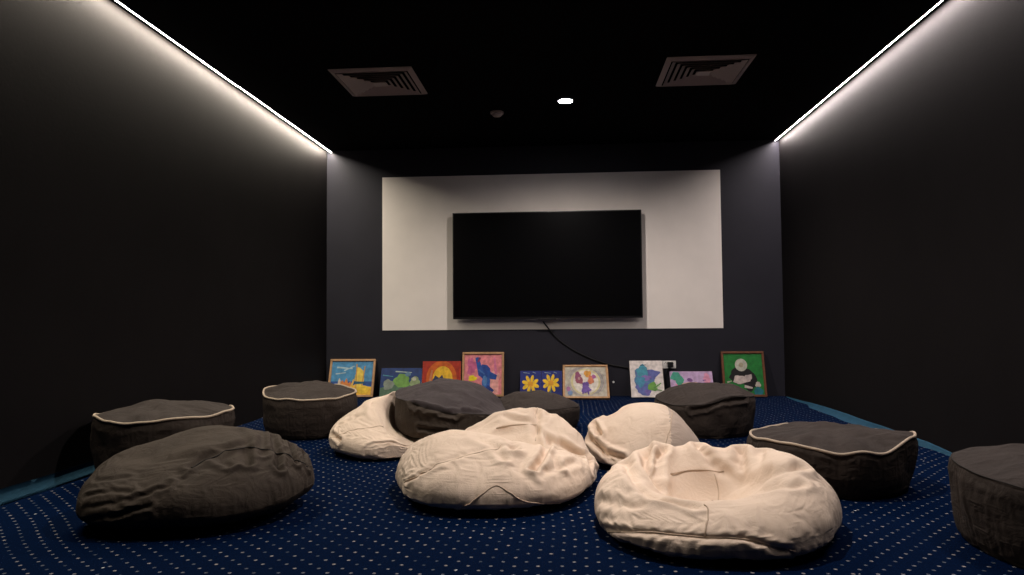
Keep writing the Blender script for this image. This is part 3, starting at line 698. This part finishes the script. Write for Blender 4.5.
# beige bag under the dark pouf
b = Bag('bag', (-.98, 4.38), [(0, .24), (45, .30), (90, .36), (135, .37), (180, .46), (225, .49), (270, .46), (315, .36)],
    top=[(-1.12, 4.50, .33), (-1.20, 4.40, .30), (-1.3, 4.22, .22), (-1.36, 4.2, .22), (-1.08, 4.58, .35), (-1.2, 4.1, .19), (-1.14, 4.26, .25), (-1.04, 4.05, .14), (-.9, 4.05, .085), (-.93, 4.3, .075), (-.85, 4.5, .07), (-.7, 4.4, .07), (-.9, 4.7, .08), (-1.0, 4.75, .22), (-1.3, 4.6, .24), (-.6, 4.2, .07), (-.6, 4.7, .07)],
    zc=.36, p=.40, q=.85, slack=1.05, seed=31, press=[((-.733, 4.50), .392, .085)], attract=.0025, bend=.045, creases=[([(383, 414), (388, 424), (394, 436)], .016, .014), ([(372, 402), (386, 408)], .016, .014), ([(332, 434), (340, 440)], .014, .012), ([(340, 424), (362, 414)], .008, .014)],
    gathers=[([(330, 437), (352, 430), (385, 424)], .93, 1.06, .03)], planes=[((-.85, 4.05, 0), (-.5, .87, 0)), ((-1.42, 4.58, 0), (.85, -.5, 0)), ((0, 0, .079), (-.0, 0, -1))][:2])
make_bag('bean_bag', 'beige bean bag half hidden under the slumped dark pouf, left of the middle', 'bean bag', GB, b, M['beige'], seam_mat=M['seam_b'], seams=[[(331, 438), (352, 430), (386, 424)], [(334, 457), (365, 460), (398, 463)]])
# stained beige bag behind
b = Bag('bag', (.44, 4.06), [(0, .31), (45, .32), (90, .33), (135, .33), (180, .32), (225, .37), (270, .34), (315, .34)],
    top=[(.19, 4.10, .25), (.15, 4.0, .235), (.24, 4.12, .22), (.32, 4.12, .285), (.43, 4.15, .305), (.56, 4.15, .295), (.66, 4.1, .245), (.72, 4.05, .19), (.45, 3.9, .28), (.25, 3.9, .22), (.6, 3.9, .25), (.2, 3.78, .13), (.45, 3.75, .19), (.45, 4.35, .22), (.1, 4.4, .15), (.8, 3.7, .14), (.1, 3.7, .10)],
    zc=.42, p=.50, q=.85, slack=1.05, seed=43, attract=.003, bend=.09, creases=[([(594, 406), (591, 420), (600, 434)], .028, .014), ([(590, 438), (606, 452), (622, 458)], .030, .015), ([(598, 444), (612, 462)], .016, .012)],
    gathers=[([(672, 407), (669, 430), (663, 448)], .90, 1.08, .03)], planes=[((.17, 3.74, 0), (.95, .32, 0)), ((.75, 4.45, 0), (-.5, -.87, 0))])
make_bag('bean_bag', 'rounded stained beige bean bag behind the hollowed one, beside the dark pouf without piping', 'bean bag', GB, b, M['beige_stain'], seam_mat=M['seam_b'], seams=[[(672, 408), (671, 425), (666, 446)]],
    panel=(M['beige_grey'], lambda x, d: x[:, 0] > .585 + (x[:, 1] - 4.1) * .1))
# large dark bag lying front left
b = Bag('bag', (-1.52, 2.94), [(0, .43), (25, .43), (60, .39), (90, .34), (130, .38), (170, .40), (205, .455), (225, .49), (270, .42), (310, .43), (340, .43)],
    top=[(-1.88, 2.85, .29), (-1.84, 3.02, .30), (-1.65, 3.08, .32), (-1.46, 3.1, .325), (-1.3, 3.08, .30), (-1.2, 3.06, .275), (-1.12, 3.0, .275), (-1.5, 2.8, .28), (-1.75, 2.8, .25), (-1.25, 2.8, .26), (-1.5, 3.3, .26), (-1.9, 2.6, .23), (-1.1, 2.6, .18), (-1.5, 2.6, .22)],
    zc=.42, p=.48, q=.85, tuck=.04, slack=1.065, seed=57, attract=.0025, bend=.045, creases=[([(190, 466), (210, 455), (222, 450), (245, 443)], .018, .012), ([(238, 430), (245, 446), (247, 464)], .028, .013), ([(272, 436), (277, 452), (278, 468)], .024, .012), ([(290, 444), (296, 462)], .020, .010), ([(214, 432), (222, 450), (227, 466)], .020, .012), ([(204, 448), (222, 462)], .016, .011), ([(260, 434), (263, 455)], .012, .010), ([(303, 452), (307, 466)], .012, .009), ([(230, 448), (238, 462)], .012, .010),
        ([(86, 496), (110, 490), (130, 492)], .004, .010), ([(84, 508), (115, 502), (150, 492)], .003, .009), ([(96, 480), (128, 476)], .005, .010), ([(86, 520), (120, 514)], .003, .008), ([(130, 500), (170, 484)], .005, .010), ([(112, 516), (150, 506)], .005, .008)],
    gathers=[([(190, 466), (222, 450), (250, 447), (285, 452), (308, 466)], .86, 1.10, .05)])
make_bag('bean_bag', 'big dark grey bean bag lying on its side at the front left', 'bean bag', None, b, M['dark'], seam_mat=M['seam_d'], seams=[[(190, 466), (222, 450), (250, 447), (285, 452), (308, 466)]])

# poufs
PRO = [(-1, 0, 0), (-.68, .83, 0), (-.58, .905, .03), (-.45, .95, .12), (-.3, .985, .27), (-.1, 1.01, .45), (.12, 1.025, .66), (.32, 1.03, .85)]
STR = [(-1, 0, 0), (-.70, .88, 0), (-.60, .955, .03), (-.45, .99, .12), (-.3, 1.0, .27), (-.1, 1.01, .45), (.12, 1.01, .66), (.32, 1.01, .85)]
def pouf(label, c, r, rim, dome, seed, piping=.0065, top=None, outline=None, m='pouf', tm='pouf_top', planes=(), seams=(), **k):
    k.setdefault('slack', 1.06); k.setdefault('attract', .003); k.setdefault('bend', .045)
    gat = k.pop('gathers', [])
    b = Bag('pouf', c, outline or circ(r), rim=rim, dome=dome, top=top, seed=seed, planes=planes, profile=(STR if k.pop('straight', False) else PRO) + [(.5, 1.0, 1)], ripple=.0028 if piping else .0012, lump=.012, gathers=[('rim', .95, 1.03, .03)] + gat, **k)
    rd = b.ring_dirs(b.rimlat)
    return make_bag('pouf', label, 'pouf', GP, b, M[m], piping=piping, top_mat=M[tm], seam_mat=M['seam_d'], seams=list(seams) + ([] if piping else [b.ring_dirs(b.rimlat, 0, 359)]), seam_r=.002)
pouf('dark grey pouf with cream piping by the left wall, behind the big dark bean bag', (-2.11, 3.60), .325, [(0, .32), (90, .315), (180, .315), (225, .335), (250, .315), (270, .312), (300, .33), (330, .325)], .37, 71,
     planes=[((XL + .012, 3, 0), (1, 0, 0))])
pouf('dark grey pouf with cream piping in the far left corner, by the beach picture', (-1.80, 4.90), .315, [(0, .285), (45, .30), (120, .32), (180, .315), (215, .285), (250, .27), (290, .265), (330, .275)], .345, 73,
     planes=[((-1.40, 4.60, 0), (-.85, .5, 0))])
pouf('dark grey pouf without piping slumped on top of a beige bean bag', (-.733, 4.50), .35, [(0, .22), (40, .28), (90, .34), (140, .345), (180, .33), (225, .31), (270, .26), (315, .225)], .42, 79, piping=None,
     top=[(-.9, 4.6, .415), (-.65, 4.6, .405), (-1.0, 4.45, .38), (-.72, 4.5, .40), (-.5, 4.5, .36), (-.42, 4.45, .31), (-.7, 4.25, .34), (-.9, 4.3, .36)], zb=lambda xy: .10 - .10 * sstep((xy[:, 0] + .74) / .16),
     creases=[([(412, 404), (432, 408), (455, 414)], .027, .015), ([(420, 428), (445, 432)], .014, .012), ([(455, 410), (480, 412)], .012, .014)], planes=[((0, 4.865, 0), (0, -1, 0))], m='dark', tm='dark_top', straight=True)
pouf('low dark pouf in the back, between the slumped pouf and the yellow flower canvases', (-.235, 5.21), .335, circ(.165), .262, 83, piping=None, planes=[((0, 4.875, 0), (0, 1, 0))])
pouf('tall dark pouf without piping, behind the stained beige bag', (.98, 5.06), .33, [(0, .265), (45, .29), (90, .29), (180, .23), (225, .215), (255, .22), (290, .27), (320, .27)], .335, 89, piping=None,
     creases=[([(692, 410), (705, 408), (720, 402), (745, 399)], .019, .014)])
pouf('dark pouf with wavy cream piping at the right, behind the large hollowed bean bag', (1.275, 3.54), .355, [(0, .232), (45, .215), (90, .215), (135, .225), (180, .215), (215, .235), (240, .225), (256, .205), (270, .212), (285, .205), (294, .215), (306, .245), (322, .258), (340, .245)], .265, 97,
     planes=[((1.005, 3.205, 0), (.75, .66, 0))])
pouf('dark pouf cut off by the right edge of the picture, near the right wall', (1.76, 2.55), .385, [(0, .30), (90, .28), (180, .28), (225, .25), (270, .25)], .335, 101, piping=None,
     planes=[((XR - .012, 3, 0), (-1, 0, 0))])

# ------------------------------------------------------------------ world and view
w = bpy.data.worlds.new('world'); bpy.context.scene.world = w; w.use_nodes = True
w.node_tree.nodes['Background'].inputs[0].default_value = (.02, .02, .025, 1); w.node_tree.nodes['Background'].inputs[1].default_value = 0
sc = bpy.context.scene
sc.view_settings.view_transform = 'Standard'; sc.view_settings.look = 'None'; sc.view_settings.gamma = 1; sc.view_settings.use_curve_mapping = False
sc.view_settings.exposure = 1.0
